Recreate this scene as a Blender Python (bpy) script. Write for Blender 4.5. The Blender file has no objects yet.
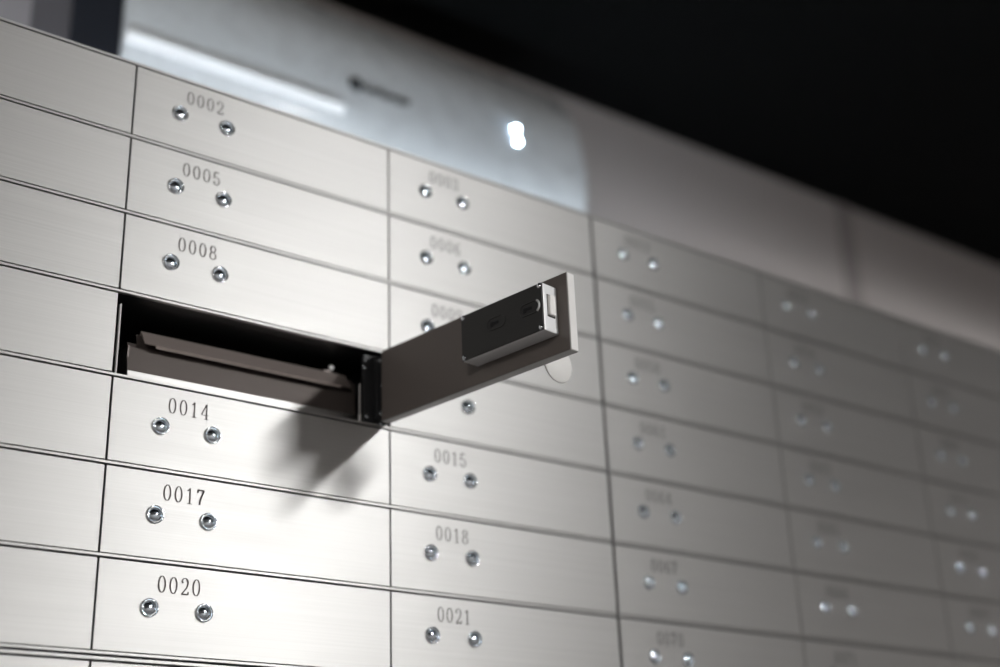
import bpy, bmesh, math, random
from mathutils import Vector, Matrix
random.seed(7)
# ---------------------------------------------------------------- frame of reference
# Lengths below are in "rows": one row = the height pitch of a small box door (8 cm).
# X runs right along the cabinet fronts, Y runs up (0 = top of the cabinets), Z comes out of the fronts.
S = 0.08
H = 28.25                      # cabinet top above the floor, in rows
def V(x, y, z): return Vector((S*x, -S*z, S*(y+H)))
C = bpy.context.scene.collection

# ---------------------------------------------------------------- materials
def nt(name):
    m = bpy.data.materials.new(name); m.use_nodes = True
    n = m.node_tree; b = n.nodes['Principled BSDF']; return m, n, b
def plain(name, col, rough=.5, metal=0, spec=.5, coat=0, bump=0, scale=200, emit=None, es=0):
    m, n, b = nt(name)
    b.inputs['Base Color'].default_value = (*col, 1)
    b.inputs['Roughness'].default_value = rough
    b.inputs['Metallic'].default_value = metal
    b.inputs['Specular IOR Level'].default_value = spec
    b.inputs['Coat Weight'].default_value = coat
    tc = n.nodes.new('ShaderNodeTexCoord'); no = n.nodes.new('ShaderNodeTexNoise')
    no.inputs['Scale'].default_value = scale; no.inputs['Detail'].default_value = 4
    n.links.new(tc.outputs['Object'], no.inputs['Vector'])
    mr = n.nodes.new('ShaderNodeMapRange')
    mr.inputs['To Min'].default_value = max(0.02, rough-min(.06, rough*.4)); mr.inputs['To Max'].default_value = min(1, rough+.06)
    n.links.new(no.outputs['Fac'], mr.inputs['Value']); n.links.new(mr.outputs['Result'], b.inputs['Roughness'])
    if bump:
        bp = n.nodes.new('ShaderNodeBump'); bp.inputs['Strength'].default_value = bump
        bp.inputs['Distance'].default_value = .0005
        n.links.new(no.outputs['Fac'], bp.inputs['Height']); n.links.new(bp.outputs['Normal'], b.inputs['Normal'])
    if emit:
        b.inputs['Emission Color'].default_value = (*emit, 1); b.inputs['Emission Strength'].default_value = es
    return m
def brushed(name, col, rough, aniso, streak=.10, tone=.05, perdoor=True):
    """steel brushed along local X; highlights spread across the scratches"""
    m, n, b = nt(name); L = n.links.new
    b.inputs['Metallic'].default_value = 1
    tc = n.nodes.new('ShaderNodeTexCoord')
    mp = n.nodes.new('ShaderNodeMapping'); mp.inputs['Scale'].default_value = (3, 3, 900)
    L(tc.outputs['Object'], mp.inputs['Vector'])
    oi = n.nodes.new('ShaderNodeObjectInfo')
    add = n.nodes.new('ShaderNodeVectorMath'); add.operation = 'ADD'
    L(mp.outputs['Vector'], add.inputs[0])
    sc = n.nodes.new('ShaderNodeVectorMath'); sc.operation = 'SCALE'; sc.inputs['Scale'].default_value = 37
    cx = n.nodes.new('ShaderNodeCombineXYZ')
    for k in range(3): L(oi.outputs['Random'], cx.inputs[k])
    L(cx.outputs['Vector'], sc.inputs[0]); L(sc.outputs['Vector'], add.inputs[1])
    fine = n.nodes.new('ShaderNodeTexNoise'); fine.inputs['Scale'].default_value = 1; fine.inputs['Detail'].default_value = 5
    L(add.outputs['Vector'], fine.inputs['Vector'])
    mp2 = n.nodes.new('ShaderNodeMapping'); mp2.inputs['Scale'].default_value = (9, 9, 60)
    L(tc.outputs['Object'], mp2.inputs['Vector'])
    add2 = n.nodes.new('ShaderNodeVectorMath'); add2.operation = 'ADD'
    L(mp2.outputs['Vector'], add2.inputs[0]); L(sc.outputs['Vector'], add2.inputs[1])
    broad = n.nodes.new('ShaderNodeTexNoise'); broad.inputs['Scale'].default_value = 1; broad.inputs['Detail'].default_value = 3
    L(add2.outputs['Vector'], broad.inputs['Vector'])
    # colour
    mix = n.nodes.new('ShaderNodeMix'); mix.data_type = 'RGBA'
    mix.inputs[6].default_value = (*[c*(1-tone*1.5) for c in col], 1); mix.inputs[7].default_value = (*[min(1, c*(1+tone)) for c in col], 1)
    L(fine.outputs['Fac'], mix.inputs[0]); L(mix.outputs[2], b.inputs['Base Color'])
    # roughness
    m1 = n.nodes.new('ShaderNodeMapRange'); m1.inputs['To Min'].default_value = rough-streak*.5; m1.inputs['To Max'].default_value = rough+streak*.5
    av = n.nodes.new('ShaderNodeMath'); av.operation = 'ADD'
    hf = n.nodes.new('ShaderNodeMath'); hf.operation = 'MULTIPLY'; hf.inputs[1].default_value = .5
    L(fine.outputs['Fac'], av.inputs[0]); L(broad.outputs['Fac'], av.inputs[1]); L(av.outputs[0], hf.inputs[0])
    L(hf.outputs[0], m1.inputs['Value']); L(m1.outputs['Result'], b.inputs['Roughness'])
    b.inputs['Anisotropic'].default_value = aniso
    tv = n.nodes.new('ShaderNodeCombineXYZ'); tv.inputs[2].default_value = 1.0
    vt = n.nodes.new('ShaderNodeVectorTransform'); vt.vector_type = 'VECTOR'; vt.convert_from = 'OBJECT'; vt.convert_to = 'WORLD'
    L(tv.outputs['Vector'], vt.inputs[0]); L(vt.outputs['Vector'], b.inputs['Tangent'])
    bp = n.nodes.new('ShaderNodeBump'); bp.inputs['Strength'].default_value = .05; bp.inputs['Distance'].default_value = .0002
    L(fine.outputs['Fac'], bp.inputs['Height']); L(bp.outputs['Normal'], b.inputs['Normal'])
    return m

STEEL = brushed('brushed_steel', (.53, .526, .518), .525, .6, .12, .09)
RAIL = brushed('rail_steel', (.49, .485, .48), .50, .6)
INNER = plain('grey_painted_inside', (.15, .132, .122), .45, 0, .5, bump=.15, scale=500)
EDGE = plain('satin_edge_steel', (.80, .79, .78), .42, 0)
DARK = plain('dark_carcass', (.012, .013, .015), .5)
BLACKP = plain('black_plastic', (.024, .025, .026), .36, bump=.1, scale=900)
LOCKGREY = plain('lock_case_grey', (.78, .79, .80), .38, .25)
LOCKUNDER = plain('lock_case_brown', (.10, .085, .075), .35, .6)
CHROME = plain('chrome', (.80, .86, .92), .07, 1)
PLUG = plain('plug_chrome', (.82, .91, 1.0), .14, 1)
HOLE = plain('keyhole_black', (.004, .005, .008), .6)
INK = plain('engraved_grey_paint', (.10, .088, .085), .6)
LIP = plain('tray_lip_steel', (.42, .36, .335), .42, .6, bump=.1, scale=60)  # paler copy of the tray steel; light on the lip is in the colour
TRAY = plain('tray_steel_shaded', (.12, .102, .095), .4, .5, bump=.1, scale=60)  # tray steel browned and darkened; shade inside the compartment is in the colour
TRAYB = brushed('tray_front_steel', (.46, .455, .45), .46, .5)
BRASS = plain('nickel_key', (.75, .74, .70), .25, 1)
TAG = plain('white_tag', (.86, .85, .83), .5)
ACW = plain('ac_white_plastic', (.68, .715, .735), .28, 0, .5, coat=.3, scale=20)
ACREFL = plain('ac_reflection_white', (.97, .97, .97), .35, 0, .5)  # whiter than the housing, standing in for a reflected tube lamp
LOGO = plain('logo_dark', (.03, .035, .04), .5)
LED = plain('display_light', (.5, .7, 1), .5, emit=(.62, .80, 1.0), es=60)
WALLW = plain('wall_paint', (.50, .465, .455), .75, bump=.2, scale=90)
WALLR = plain('room_wall_paint', (.30, .285, .275), .8, bump=.2, scale=90)
SEAM = plain('seam_filler', (.33, .30, .295), .8)
CEIL = plain('black_ceiling', (.0025, .003, .0033), .9, spec=.12, bump=.2, scale=50)
FLOORM = plain('floor_stone', (.11, .10, .095), .45, bump=.1, scale=25)
NAVY = plain('dark_navy_gloss', (.016, .018, .024), .35)
FLOORX = 0
LAMPF = plain('lamp_frame_white', (.7, .7, .7), .5)

# ---------------------------------------------------------------- mesh helpers (row coordinates)
class MB:
    def __init__(s): s.bm = bmesh.new(); s.mats = []
    def mi(s, m):
        if m not in s.mats: s.mats.append(m)
        return s.mats.index(m)
    def box(s, x0, x1, y0, y1, z0, z1, m, bev=0, local=None, segs=2):
        vs = []
        b2 = bmesh.new()
        for x in (x0, x1):
            for y in (y0, y1):
                for z in (z0, z1):
                    vs.append(b2.verts.new((S*x, -S*z, S*y)))
        for f in ((0,1,3,2),(4,6,7,5),(0,4,5,1),(2,3,7,6),(0,2,6,4),(1,5,7,3)): b2.faces.new([vs[i] for i in f])
        bmesh.ops.recalc_face_normals(b2, faces=b2.faces)
        if bev: bmesh.ops.bevel(b2, geom=b2.edges[:]+b2.verts[:], offset=S*bev, segments=segs, affect='EDGES', profile=.5)
        s.merge(b2, m, local)
    def merge(s, b2, m, local=None, smooth=False):
        i = s.mi(m)
        if local: bmesh.ops.transform(b2, matrix=local, verts=b2.verts)
        mp = {v: s.bm.verts.new(v.co) for v in b2.verts}
        for f in b2.faces:
            try: nf = s.bm.faces.new([mp[v] for v in f.verts])
            except ValueError: continue
            nf.material_index = i; nf.smooth = smooth or f.smooth
        b2.free()
    def lathe(s, prof, c, m, n=32, smooth=True, axis='z', local=None):
        """prof: (radius, height) pairs; axis z = out of the front"""
        b2 = bmesh.new(); rings = []
        for r, h in prof:
            if r < 1e-6: rings.append([b2.verts.new((0, 0, S*h))]*n)
            else: rings.append([b2.verts.new((S*r*math.cos(2*math.pi*k/n), S*r*math.sin(2*math.pi*k/n), S*h)) for k in range(n)])
        for a, b in zip(rings, rings[1:]):
            for k in range(n):
                q = []
                for v in (a[k], a[(k+1) % n], b[(k+1) % n], b[k]):
                    if v not in q: q.append(v)
                if len(q) > 2: b2.faces.new(q)
        for f in b2.faces: f.smooth = smooth
        bmesh.ops.recalc_face_normals(b2, faces=b2.faces)
        if axis == 'z': M = Matrix.Rotation(math.pi/2, 4, 'X')      # local up -> -Y (out of the front)
        elif axis == 'x': M = Matrix.Rotation(math.pi/2, 4, 'Y')
        elif axis == '-x': M = Matrix.Rotation(-math.pi/2, 4, 'Y')
        else: M = Matrix.Identity(4)
        M = Matrix.Translation((S*c[0], -S*c[2], S*c[1])) @ M
        if local: M = local @ M
        bmesh.ops.transform(b2, matrix=M, verts=b2.verts)
        s.merge(b2, m)
    def extrude_x(s, prof, x0, x1, m, smooth=False, closed=True):
        """prof: (z, y) outline, swept along x"""
        b2 = bmesh.new()
        A = [b2.verts.new((S*x0, -S*z, S*y)) for z, y in prof]; B = [b2.verts.new((S*x1, -S*z, S*y)) for z, y in prof]
        n = len(prof)
        for k in range(n):
            f = b2.faces.new((A[k], A[(k+1) % n], B[(k+1) % n], B[k])); f.smooth = smooth
        b2.faces.new(A[::-1]); b2.faces.new(B)
        bmesh.ops.recalc_face_normals(b2, faces=b2.faces)
        s.merge(b2, m)
    def tube(s, pts, r, m, n=8):
        b2 = bmesh.new(); rings = []
        P = [Vector((S*x, -S*z, S*y)) for x, y, z in pts]
        for i, p in enumerate(P):
            t = (P[min(i+1, len(P)-1)] - P[max(i-1, 0)]).normalized()
            a = t.orthogonal().normalized() if i == 0 else (a - a.dot(t)*t).normalized()
            b = t.cross(a)
            rings.append([b2.verts.new(p + S*r*(a*math.cos(2*math.pi*k/n)+b*math.sin(2*math.pi*k/n))) for k in range(n)])
        for u, v in zip(rings, rings[1:]):
            for k in range(n):
                f = b2.faces.new((u[k], u[(k+1) % n], v[(k+1) % n], v[k])); f.smooth = True
        if (P[0]-P[-1]).length > 1e-5:
            b2.faces.new(rings[0][::-1]); b2.faces.new(rings[-1])
        bmesh.ops.recalc_face_normals(b2, faces=b2.faces)
        s.merge(b2, m)
    def mesh(s, name):
        me = bpy.data.meshes.new(name); s.bm.to_mesh(me); s.bm.free()
        for m in s.mats: me.materials.append(m)
        return me
def link(name, me, parent=None, loc=None, rot=None):
    o = bpy.data.objects.new(name, me); C.objects.link(o)
    if parent: o.parent = parent
    if loc is not None: o.location = loc
    if rot is not None: o.rotation_euler = rot
    return o
def L3(x, y, z): return Vector((S*x, -S*z, S*y))
def tag(o, label=None, cat=None, group=None, kind=None):
    if label: o['label'] = label
    if cat: o['category'] = cat
    if group: o['group'] = group
    if kind: o['kind'] = kind
    return o

# ---------------------------------------------------------------- engraved serif figures
def arc(cx, cy, rx, ry, a0, a1, n=18):
    return [(cx+rx*math.cos(math.radians(a0+(a1-a0)*k/n)), cy+ry*math.sin(math.radians(a0+(a1-a0)*k/n))) for k in range(n+1)]
TN, TK = .042, .095
def ball(x, y, r=.062): return ('ball', x, y, r)
DIG = {
 '0': [arc(.25, .5, .2, .47, 0, 360, 40)],
 '1': [('stem', .26, .02, .98), ('bar', .1, .42, .02), [(.08, .80), (.16, .83), (.25, .95)]],
 '2': [ball(.1, .73), [(.05, .74)] + arc(.24, .72, .19, .26, 175, -20, 16) + [(.36, .45), (.2, .22), (.05, .05)], ('bar', .04, .44, .045, .09), [(.44, .04), (.47, .2)]],
 '3': [ball(.1, .78), [(.07, .8)] + arc(.23, .75, .17, .22, 165, -80, 16) + [(.17, .52)], [(.17, .52)] + arc(.23, .27, .2, .25, 85, -165, 18), ball(.09, .21)],
 '4': [[(.34, .97), (.02, .29)], ('bar', .02, .5, .28), ('stem', .35, .02, .97), ('bar', .22, .48, .02)],
 '5': [('bar', .1, .42, .95, .09), [(.1, .95), (.08, .5)], [(.08, .5), (.14, .58)] + arc(.24, .3, .2, .29, 100, -165, 20), ball(.09, .2)],
 '6': [arc(.25, .29, .19, .27, 0, 360, 30), [(.06, .3)] + arc(.32, .42, .26, .54, 170, 65, 14), ball(.4, .84, .055)],
 '7': [('bar', .05, .46, .93, .1), [(.06, .95), (.05, .76)], [(.45, .92), (.3, .55), (.22, .28), (.2, .03)], [(.43, .92), (.28, .55), (.19, .28), (.17, .03)]],
 '8': [arc(.25, .74, .16, .22, 0, 360, 28), arc(.25, .27, .2, .25, 0, 360, 30)],
 '9': [arc(.25, .71, .19, .27, 0, 360, 30), [(.44, .7)] + arc(.18, .58, .26, .54, -10, -115, 14), ball(.1, .16, .055)],
}
def number_mesh(text, hgt=.185, adv=.131, name='number_engraving'):
    bm = bmesh.new(); z = -S*.004
    def quad(P): bm.faces.new([bm.verts.new((x, z, y)) for x, y in P])
    tot = adv*len(text)
    for i, ch in enumerate(text):
        ox = -tot/2 + i*adv + (adv-.5*hgt)/2
        def T(x, y): return (S*(ox+x*hgt*1.0), S*((y-.5)*hgt))
        for st in DIG[ch]:
            if isinstance(st, tuple) and st[0] == 'ball':
                _, x, y, r = st; quad([T(x+r*math.cos(a*math.pi/6), y+r*math.sin(a*math.pi/6)) for a in range(12)])
            elif isinstance(st, tuple) and st[0] == 'stem':
                _, x, y0, y1 = st; w = TK/2; quad([T(x-w, y0), T(x+w, y0), T(x+w, y1), T(x-w, y1)])
            elif isinstance(st, tuple) and st[0] == 'bar':
                _, x0, x1, y = st[:4]; w = (st[4] if len(st) > 4 else TN)/2; quad([T(x0, y-w), T(x1, y-w), T(x1, y+w), T(x0, y+w)])
            else:
                A, B = [], []
                for k, (x, y) in enumerate(st):
                    p0 = st[max(k-1, 0)]; p1 = st[min(k+1, len(st)-1)]
                    if len(st) > 20 and math.dist(st[0], st[-1]) < 1e-4 and k in (0, len(st)-1): p0, p1 = st[-2], st[1]
                    dx, dy = p1[0]-p0[0], p1[1]-p0[1]; l = math.hypot(dx, dy) or 1
                    w = (TN+(TK-TN)*abs(dy/l)**1.6)/2; nx, ny = -dy/l*w, dx/l*w
                    A.append(bm.verts.new((*[T(x+nx, y+ny)[0]], z, T(x+nx, y+ny)[1]))); B.append(bm.verts.new((T(x-nx, y-ny)[0], z, T(x-nx, y-ny)[1])))
                for k in range(len(st)-1): bm.faces.new((A[k], A[k+1], B[k+1], B[k]))
    bmesh.ops.recalc_face_normals(bm, faces=bm.faces)
    for f in bm.faces:
        if f.normal.y > 0: f.normal_flip()
    me = bpy.data.meshes.new(name); bm.to_mesh(me); bm.free(); me.materials.append(INK)
    return me

# ---------------------------------------------------------------- cylinder lock
def lock_mesh():
    m = MB()
    m.lathe([(.098, -.03), (.1, .014), (.0975, .024), (.0925, .028), (.0885, .026), (.0855, .021), (.0835, .014), (.0825, .004), (.0825, -.01)], (0, 0, 0), CHROME, 48)
    A = math.radians(36); R = .078/math.sin(A)
    m.lathe([(.0825, -.01), (.078, -.002)], (0, 0, 0), HOLE, 36)
    m.lathe([(R*math.sin(A*(1-k/7)), -.002+R*(math.cos(A*(1-k/7))-math.cos(A))) for k in range(8)], (0, 0, 0), PLUG, 48)
    m.box(-.062, .004, -.007, .008, -.02, .0285, HOLE)
    m.box(-.058, -.034, -.014, .001, -.02, .024, HOLE)
    return m.mesh('lock')
LOCK = lock_mesh()

# ---------------------------------------------------------------- doors
DW0, GAP = 3.576, .022
TOPG, RAILH = .011, .031      # groove half-height, rail height
def door_mesh(w):
    m = MB()
    h = 1 - 2*TOPG - RAILH - .008
    m.box(0, w, -h, 0, -.1, 0, STEEL, bev=.003, segs=1)
    return m.mesh('box_door'), h
def rel(base, x, y, z): return L3(x-base[0], y-base[1], z-base[2])

LOCKX = (.575, 1.195); LOCKY = -.478; NUMX = .895; NUMY = -.218
def cabinet(name, label, x0, pitch, ytop, first, group, open_cell=None, depth=6.2, topstrip=.0):
    base = (x0+1.5*pitch, ytop-7.0, 0)
    root = bpy.data.objects.new(name, None); C.objects.link(root)
    root.location = V(*base); tag(root, label, 'safe deposit boxes', group)
    def put(n, mb, **k): return link(n, mb.mesh(n), root, **k)
    X0, X1 = x0, x0+3*pitch
    # carcass: back, sides, dividers, shelves, front rails -- one welded frame
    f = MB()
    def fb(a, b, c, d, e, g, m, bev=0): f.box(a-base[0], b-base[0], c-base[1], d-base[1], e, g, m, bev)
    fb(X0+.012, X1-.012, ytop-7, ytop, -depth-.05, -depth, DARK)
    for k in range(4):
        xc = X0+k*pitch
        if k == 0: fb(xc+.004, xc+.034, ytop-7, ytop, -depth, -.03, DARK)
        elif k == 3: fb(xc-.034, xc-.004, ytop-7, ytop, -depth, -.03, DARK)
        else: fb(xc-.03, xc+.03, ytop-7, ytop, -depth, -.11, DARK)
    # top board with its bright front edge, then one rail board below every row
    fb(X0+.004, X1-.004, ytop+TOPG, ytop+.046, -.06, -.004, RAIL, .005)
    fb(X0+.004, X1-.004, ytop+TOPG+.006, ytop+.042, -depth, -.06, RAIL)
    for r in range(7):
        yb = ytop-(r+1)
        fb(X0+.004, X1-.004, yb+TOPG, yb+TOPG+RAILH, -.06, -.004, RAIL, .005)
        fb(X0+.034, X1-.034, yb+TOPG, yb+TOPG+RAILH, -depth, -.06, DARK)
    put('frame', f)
    w = pitch-GAP
    dm, h = door_mesh(w)
    for r in range(7):
        for c in range(3):
            num = '%04d' % (first+3*r+c)
            dx, dy = X0+c*pitch+GAP/2, ytop-r-TOPG
            if open_cell == (r, c): continue
            d = link('box_door', dm, root, rel(base, dx, dy, 0))
            if visible_number(num): d['label'] = 'closed brushed steel door engraved ' + num
            for lx in LOCKX:
                link('lock', LOCK, d, L3(lx, LOCKY+TOPG, 0))
            link('number_engraving', number_mesh(num), d, L3(NUMX, NUMY+TOPG, 0))
    return root, base, w, h
def visible_number(n):
    return n in ('0002','0005','0008','0003','0006','0014','0015','0017','0018','0020','0021')


UL, bUL, wUL, hUL = cabinet('deposit_box_cabinet', 'upper left steel bank of deposit boxes, engraved 0002 to 0021, with one door standing open', -2*3.576, 3.576, 0, 1, 'banks of safe deposit boxes', open_cell=(3, 1))
cabinet('deposit_box_cabinet', 'upper right steel bank of deposit boxes, blurred, beyond the wide vertical joint, all doors shut', 3.60, 3.63, 0, 52, 'banks of safe deposit boxes')
cabinet('deposit_box_cabinet', 'lower left steel bank of deposit boxes, only its top edge showing under box 0020', -2*3.576, 3.576, -7.057, 22, 'banks of safe deposit boxes')
cabinet('deposit_box_cabinet', 'lower right steel bank of deposit boxes standing under the blurred right bank', 3.60, 3.63, -7.057, 73, 'banks of safe deposit boxes')
# plinth that carries the banks
p = MB(); p.box(-7.152, 14.49, 0, H-14.10, -6.2, -.02, RAIL, .02)
tag(link('plinth', p.mesh('plinth'), None, V(0, -H, 0)), 'plain steel plinth carrying the banks of deposit boxes', 'plinth')

# ---------------------------------------------------------------- the open box 0011
# compartment linings and hinge plate, parts of the upper left bank
def in_ul(x, y, z): return L3(x-bUL[0], y-bUL[1], z-bUL[2])
lin = MB(); o_ = (-3.576, -3.011, 0)
lin.box(.045, .058, -.94, -.10, -.09, -.045, EDGE)
link('edge_flange', lin.mesh('edge_flange'), UL, in_ul(*o_))
lin = MB(); lin.box(3.196, 3.206, -.94, -.42, -.11, -.10, EDGE); lin.box(3.188, 3.212, -.94, -.82, -.11, -.095, EDGE)
link('edge_flange', lin.mesh('edge_flange'), UL, in_ul(*o_))
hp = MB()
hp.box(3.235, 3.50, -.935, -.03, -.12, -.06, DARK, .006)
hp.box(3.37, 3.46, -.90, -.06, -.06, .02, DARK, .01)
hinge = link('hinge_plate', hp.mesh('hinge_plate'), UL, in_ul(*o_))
sc = MB(); sc.lathe([(.030, 0), (.029, .008), (.018, .014), (0, .015)], (0, 0, 0), CHROME, 16); sc.box(-.02, .02, -.003, .003, .012, .0165, HOLE)
SCREW = sc.mesh('screw')
for x, y, z in ((-.345+3.576, -.20, -.062), (-.345+3.576+.03, -.84, -.062), (3.40, -.10, .02), (3.415, -.80, .02), (3.44, -.43, .02)):
    link('screw', SCREW, hinge, L3(x+.02, y, z))

# the swung door
Hh = (-.17, .10); Fr = (.31, 3.15)
ux, uz = Fr[0]-Hh[0], Fr[1]-Hh[1]; LD = math.hypot(ux, uz); ux /= LD; uz /= LD
ang = math.atan2(uz, -ux)                      # local +x points back to the hinge
DT = .125
ox, oz = Fr[0]+DT*uz, Fr[1]-DT*ux
m = MB(); LW = LD+.015
m.box(0, LW, -hUL, 0, -DT, 0, STEEL, bev=.012, segs=3)
# folded tray of the inner side: painted skin
m.box(.012, LW-.004, -hUL+.008, -.008, -DT-.0035, -.05, INNER, bev=.004)
m.box(-.003, .03, -hUL+.010, -.010, -DT+.006, -.007, EDGE, bev=.003)
door = link('box_door', m.mesh('open_box_door'), UL, in_ul(ox, -TOPG-3, oz), (0, 0, ang))
door['label'] = 'open box door swung out from its compartment, dark painted inside with a black lock case'
for lx in LOCKX: link('lock', LOCK, door, L3(lx, LOCKY+TOPG, 0))
link('number_engraving', number_mesh('0011'), door, L3(NUMX, NUMY+TOPG, 0))
lc = MB()
a0, a1, b0, b1 = LD-2.935, LD-1.672, -.722, -.158; q = .036
lc.box(a0, a1, b0, b1, -.33-q, -.0985-q, LOCKGREY, bev=.012, segs=3)
case = link('lock_case', lc.mesh('lock_case'), door, L3(0, 0, 0))
case['label'] = 'grey metal lock case on the inner side of the open door'
cv = MB(); cv.box(a0+.004, a1, b0+.004, b1-.004, -.352, -.325, BLACKP, bev=.006)
yc = (b0+b1)/2+.022
for s_ in (2.22, 2.73):
    cx_ = LD-s_
    # raised stadium rim around a keyhole-shaped opening
    st = [(.07+.07*math.cos(t), .07*math.sin(t)) for t in [math.pi*(k/10-.5) for k in range(11)]] + [(-.10+.07*math.cos(t), .07*math.sin(t)) for t in [math.pi*(k/10+.5) for k in range(11)]]
    cv.tube([(cx_+x*.9, yc+y, -.352) for x, y in st]+[(cx_+st[0][0]*.9, yc+st[0][1], -.352)], .008, BLACKP, 6)
    cv.box(cx_-.055, cx_+.075, yc-.018, yc+.018, -.356, -.34, HOLE)
    cv.box(cx_+.03, cx_+.085, yc-.034, yc+.034, -.357, -.34, HOLE, .01)
cv.tube([(LD-2.73-.09-.075*math.cos(t), yc+.075*math.sin(t), -.354) for t in [math.radians(-58+116*k/10) for k in range(11)]], .014, LOCKGREY, 6)  # bright reflection beside the slot, modelled as a pale arc
for s_ in (2.511, 1.96, 1.78):
    cv.lathe([(.024, -.0), (.024, .02), (0, .02)], (LD-s_, yc-.02, -.34), HOLE, 16, local=None)
cvr = link('case_cover', cv.mesh('case_cover'), door, L3(0, 0, -q)); cvr['label'] = 'black cover of the lock case with two key slots'
bt = MB(); bt.box(a0-.04, a0+.02, -.53, -.29, -.30, -.20, TAG, bev=.01); bt.box(a0-.003, a0+.01, -.545, -.28, -.308, -.192, DARK)
bo = link('lock_bolt', bt.mesh('lock_bolt'), door, L3(0, 0, 0-0*q)); bo['label'] = 'pale square lock bolt'
sb = MB(); sb.lathe([(.030, 0), (.030, .010), (.02, .016), (0, .017)], (0, 0, 0), CHROME, 16)
SB = sb.mesh('cover_screw')
for sx_ in (a0+.035, a1-.035):
    for sy_ in (b0+.035, b1-.035):
        link('screw', SB, door, L3(sx_, sy_, -.350-q), (0, 0, math.pi))

# key left in the outer side of the open door, round tag hanging from it
kroot = bpy.data.objects.new('key', None); C.objects.link(kroot)
kx = .60
wx = ox - kx*ux; wz = oz - kx*uz
kroot.location = V(wx, -3.014+LOCKY+TOPG, wz); kroot.rotation_euler = (0, 0, ang)
tag(kroot, 'key with a round white tag hanging behind the open box door', 'key')
k = MB(); k.box(-.05, .03, -.012, .012, .012, .14, BRASS, .003); link('key_blade', k.mesh('key_blade'), kroot, L3(0, 0, 0))
k = MB()
k.lathe([(.04, -.012), (.13, -.014), (.135, 0), (.13, .014), (.04, .012), (.04, -.012)], (0, 0, .25), BRASS, 32, axis='y')
link('key_bow', k.mesh('key_bow'), kroot, L3(0, 0, 0))
k = MB(); R_ = .13
k.tube([(0, -.10+R_*math.sin(t), .30+R_*math.cos(t)*.9) for t in [2*math.pi*i/32 for i in range(33)]], .008, BRASS, 8)
link('split_ring', k.mesh('split_ring'), kroot, L3(0, 0, 0))
k = MB(); TGY = -.345
k.lathe([(0, -.012), (.225, -.013), (.235, 0), (.225, .013), (0, .012)], (0, 0, 0), TAG, 48)
o = link('key_tag', k.mesh('key_tag'), kroot, L3(-.02, TGY, .31), (0, 0, -ang+math.radians(8))); o['label'] = 'round white key tag'

# steel deposit tray lying in the open compartment
tr = bpy.data.objects.new('deposit_tray', None); C.objects.link(tr)
tb = (-1.78, -3.942, -.4); tr.location = V(*tb)
tag(tr, 'steel document tray lying inside the open compartment', 'tray')
t = MB()
hw = 1.50
t.box(-hw, hw, .001, .19, .02, .05, TRAYB, .006)                       # short upright front
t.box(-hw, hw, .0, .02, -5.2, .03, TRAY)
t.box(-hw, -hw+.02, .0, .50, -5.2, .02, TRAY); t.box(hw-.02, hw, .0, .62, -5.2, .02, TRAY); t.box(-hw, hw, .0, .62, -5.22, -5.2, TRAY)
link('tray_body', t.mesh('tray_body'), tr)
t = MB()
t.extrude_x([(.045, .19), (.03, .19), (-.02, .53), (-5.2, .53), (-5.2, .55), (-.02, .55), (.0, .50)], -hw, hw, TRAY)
t.extrude_x([(-.02, .52), (-.03, .52), (-.06, .68), (-.05, .68)], -hw+.12, hw, TRAY)
link('tray_lid', t.mesh('tray_lid'), tr, L3(0, 0, 0))
t = MB()
t.extrude_x([(-.045, .73), (-.02, .72), (.12, .525), (.108, .517), (-.035, .705), (-.05, .68), (-.06, .68)], -hw+.16, hw-.12, LIP)
t.extrude_x([(.108, .517), (.12, .525), (.10, .49), (.09, .493)], -hw+.30, hw-.25, LIP)
link('lid_lip', t.mesh('lid_lip'), tr)
t = MB(); t.box(hw-.42, hw-.30, .70, .76, -.10, -.04, TRAY, .01); t.lathe([(0, -.02), (.035, -.01), (.04, .0), (.035, .02), (0, .03)], (hw-.30, .80, -.06), LOCKGREY, 16)
link('lid_catch', t.mesh('lid_catch'), tr)

# ---------------------------------------------------------------- split air conditioner on the wall behind
ac = bpy.data.objects.new('air_conditioner', None); C.objects.link(ac)
WZ = -9.6
ab = (4.33, 4.3, WZ); ac.location = V(*ab); tag(ac, 'white wall air conditioner with a glowing display, high on the wall behind the boxes', 'air conditioner')
hw = 5.57
a = MB()
pr = [(0, .3), (.6, .05), (1.4, .0), (2.05, .18), (2.45, .55), (2.6, 1.0), (2.62, 1.5), (2.56, 2.1), (2.44, 2.8), (2.24, 3.4), (1.95, 3.95), (1.5, 4.38), (.8, 4.66), (0, 4.72)]
# smooth the profile
def chaikin(P, n):
    for _ in range(n):
        Q = [P[0]]
        for p0, p1 in zip(P, P[1:]): Q += [(.75*p0[0]+.25*p1[0], .75*p0[1]+.25*p1[1]), (.25*p0[0]+.75*p1[0], .25*p0[1]+.75*p1[1])]
        P = Q+[P[-1]]
    return P
prs = chaikin(pr, 2)
a.extrude_x(prs, -hw, hw, ACW, smooth=True)
me = a.mesh('housing'); ho = link('housing', me, ac)
bv = ho.modifiers.new('b', 'BEVEL'); bv.width = .012; bv.segments = 3; bv.limit_method = 'ANGLE'; bv.angle_limit = math.radians(50)
a = MB(); a.extrude_x([(2.55, 1.03), (2.62, 1.03), (2.75, 1.17), (2.75, 1.19), (2.55, 1.25)], -hw+.05, -hw+4.65, ACREFL); link('reflection_bar', a.mesh('reflection_bar'), ac)  # tube lamp's reflection on the housing, built as a whiter bar
a = MB()
a.box(7.88-ab[0], 7.94-ab[0], 6.50-ab[1], 6.56-ab[1], 2.50, 2.60, LED, .01); a.box(7.90-ab[0], 7.96-ab[0], 6.17-ab[1], 6.23-ab[1], 2.50, 2.62, LED, .01)
link('display', a.mesh('display'), ac)
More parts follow.
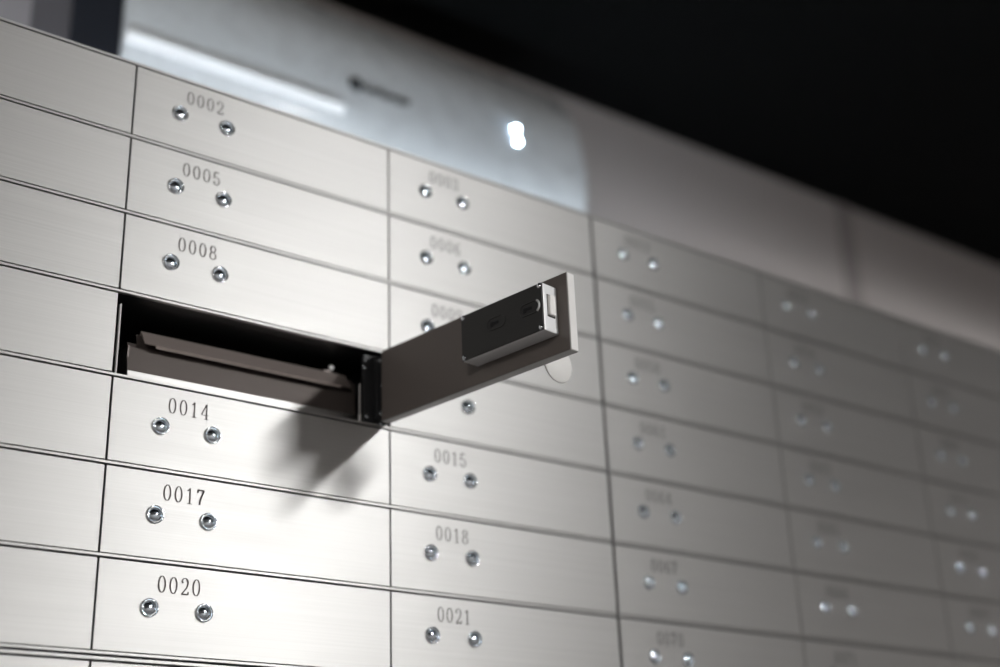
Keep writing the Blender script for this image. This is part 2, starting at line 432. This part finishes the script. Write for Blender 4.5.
# the maker's mark: a dark roundel and a short word too soft to read
a = MB(); lx0 = 3.72-ab[0]; ly = 6.17-ab[1]
a.lathe([(.16, 0), (.16, .02), (0, .02)], (lx0, ly, 2.60), LOGO, 24)
for i in range(9):
    x = lx0+.22+i*.125; hh = (.10, .075, .075, .10, .075, .075, .075, .10, .08)[i]
    a.box(x, x+.045, ly-.09, ly-.09+hh*2, 2.58, 2.62, LOGO); a.box(x+.045, x+.10, ly-.09+(i % 3)*.05, ly-.04+(i % 3)*.05, 2.58, 2.62, LOGO)
link('logo', a.mesh('logo'), ac)

# ---------------------------------------------------------------- the room
CY = 10.12; X0r, X1r, Z1r, TOPY = -40, 52, 52, 10.12
def struct(name, boxes, mat):
    m = MB()
    for b in boxes: m.box(*b, mat)
    return tag(link(name, m.mesh(name), None, V(0, 0, 0)), kind='structure')
struct('floor', [(X0r, X1r, -H-1.5, -H, WZ-1, Z1r)], FLOORM)
struct('wall_back', [(X0r, X1r, -H, TOPY, WZ-1.5, WZ)], WALLW)
struct('wall_front', [(X0r, X1r, -H, TOPY, Z1r, Z1r+1.5)], WALLR)
struct('wall_left', [(X0r-1.5, X0r, -H, TOPY, WZ, Z1r)], WALLR)
struct('wall_right', [(X1r, X1r+1.5, -H, TOPY, WZ, Z1r)], WALLR)
struct('ceiling', [(X0r, X1r, CY, CY+1.2, WZ-1.5, Z1r)], CEIL)
struct('shade_beam', [(X0r, X1r, 6.55, CY, 14.9, 16.9)], CEIL)  # unseen beam added to shade the upper wall and air conditioner
struct('trim_1', [(22.4, 23.1, -H, TOPY, WZ, WZ+.05)], SEAM)
MGREY = plain('mid_grey_paint', (.24, .225, .235), .6)
DGREY = plain('dark_grey_paint', (.085, .08, .088), .6)
struct('trim_4', [(-9, -2.9, -H, TOPY, WZ, WZ+2.6)], MGREY)
struct('trim_5', [(-2.9, -2.2, -H, TOPY, WZ, WZ+2.6)], DGREY)
struct('trim_2', [(-2.2, -1.27, -H, TOPY, WZ, WZ+2.62)], NAVY)

def panel(x, z, hx, label, es, col):
    r = bpy.data.objects.new('ceiling_light', None); C.objects.link(r); r.location = V(x, CY, z)
    tag(r, label, 'light')
    m = MB(); t_ = .25
    for b in ((-hx-t_, hx+t_, hx, hx+t_), (-hx-t_, hx+t_, -hx-t_, -hx), (-hx-t_, -hx, -hx, hx), (hx, hx+t_, -hx, hx)):
        m.box(b[0], b[1], -.35, 0, b[2], b[3], LAMPF)
    link('lamp_frame', m.mesh('lamp_frame'), r)
    mat = plain('lamp_diffuser', (.8, .8, .8), .5, emit=col, es=es)
    m = MB(); m.box(-hx, hx, -.28, -.1, -hx, hx, mat); link('diffuser', m.mesh('diffuser'), r)
def globe(x, y, z, rad, label, es, col):
    r = bpy.data.objects.new('fill_lamp', None); C.objects.link(r); r.location = V(x, CY, z)
    tag(r, label, 'light')
    m = MB(); m.lathe([(0, 0), (.7, 0), (.7, -.2), (.15, -.35), (0, -.35)], (0, 0, 0), LAMPF, 24, axis='y')
    link('ceiling_rose', m.mesh('ceiling_rose'), r)
    m = MB(); m.tube([(0, -.2, 0), (0, y-CY+rad, 0)], .06, BLACKP); link('cord', m.mesh('cord'), r)
    mat = plain('opal_glass', (.8, .8, .8), .5, emit=col, es=es)
    m = MB(); m.lathe([(rad*math.sin(math.pi*k/20), y-CY+rad*math.cos(math.pi*k/20)) for k in range(21)], (0, 0, 0), mat, 32, axis='y')
    link('globe', m.mesh('globe'), r)
# long white lamp hung across the room, running almost straight at the cabinets
lr = bpy.data.objects.new('linear_pendant_lamp', None); C.objects.link(lr); lr.location = V(15.0, 5.9, 33.5)
lr.rotation_euler = (0, 0, -math.atan2(1, .2))
tag(lr, 'long white linear lamp hanging on two cords on the right', 'light')
m = MB(); m.box(-9.6, 9.6, .3, .6, -.5, .5, LAMPF, .03); link('lamp_housing', m.mesh('lamp_housing'), lr)
OPAL = plain('opal_diffuser', (.8, .8, .8), .5, emit=(.99, .985, .975), es=225)
m = MB(); m.box(-9.5, 9.5, -.45, .3, -.45, .45, OPAL, .1); link('diffuser', m.mesh('diffuser'), lr)
for q_ in (-8, 8):
    m = MB(); m.tube([(q_, .58, 0), (q_, CY-5.9, 0)], .04, BLACKP); link('cord', m.mesh('cord'), lr)
# cool white tubes lying on top of the cabinets, washing the wall and the air conditioner from below
COOL = plain('tube_glass', (.8, .8, .8), .4, emit=(.80, .90, 1.0), es=27)
for i_, (x_, lab) in enumerate(((-3.6, 'cool white tube lamp lying on the cabinet top at the left'), (3.6, 'cool white tube lamp lying on the cabinet top, middle one of three'), (10.8, 'cool white tube lamp lying on the cabinet top at the right'))):
    t_ = bpy.data.objects.new('tube_lamp', None); C.objects.link(t_); t_.location = V(x_, .048, -4.4); tag(t_, lab, 'light')
    m = MB(); m.box(-3.4, 3.4, 0, .22, -.16, .16, LAMPF, .02); link('lamp_base', m.mesh('lamp_base'), t_)
    m = MB(); m.tube([(-3.3, .36, 0), (3.3, .36, 0)], .15, COOL, 12); link('tube', m.mesh('tube'), t_)
globe(-24, 3.0, 24, 1.6, 'added globe fill lamp hanging out of view on the left', 62, (1, .95, .9))  # added fill light for the inner side of the open door

w = bpy.data.worlds.new('World'); bpy.context.scene.world = w; w.use_nodes = True
w.node_tree.nodes['Background'].inputs[0].default_value = (.5, .5, .55, 1); w.node_tree.nodes['Background'].inputs[1].default_value = .01

# ---------------------------------------------------------------- camera
Rr = [[0.799121312368749, -0.03643800668654766, 0.6000644963558165], [0.20531419101300385, -0.9216026971114573, -0.3293851114509642], [0.5650231951758479, 0.3864204191623412, -0.7289911169333114]]
Cc = (-8.713286812787958, -9.486499131922855, 13.542820641477984); F = 1366.523451449182
def D(v): return Vector((v[0], -v[2], v[1]))
xa, ya, za = D(Rr[0]), -D(Rr[1]), -D(Rr[2])
cam = bpy.data.cameras.new('camera'); co = bpy.data.objects.new('camera', cam); C.objects.link(co)
M = Matrix((xa, ya, za)).transposed().to_4x4(); M.translation = V(*Cc); co.matrix_world = M
cam.sensor_width = 36; cam.lens = F*36/1000; cam.clip_start = .01
cam.dof.use_dof = True; cam.dof.focus_distance = 14.8*S; cam.dof.aperture_fstop = 2.1; cam.dof.aperture_blades = 0
sc_ = bpy.context.scene; sc_.camera = co
sc_.view_settings.view_transform = 'Standard'; sc_.view_settings.look = 'None'; sc_.view_settings.gamma = 1; sc_.view_settings.use_curve_mapping = False
sc_.view_settings.exposure = 0.16
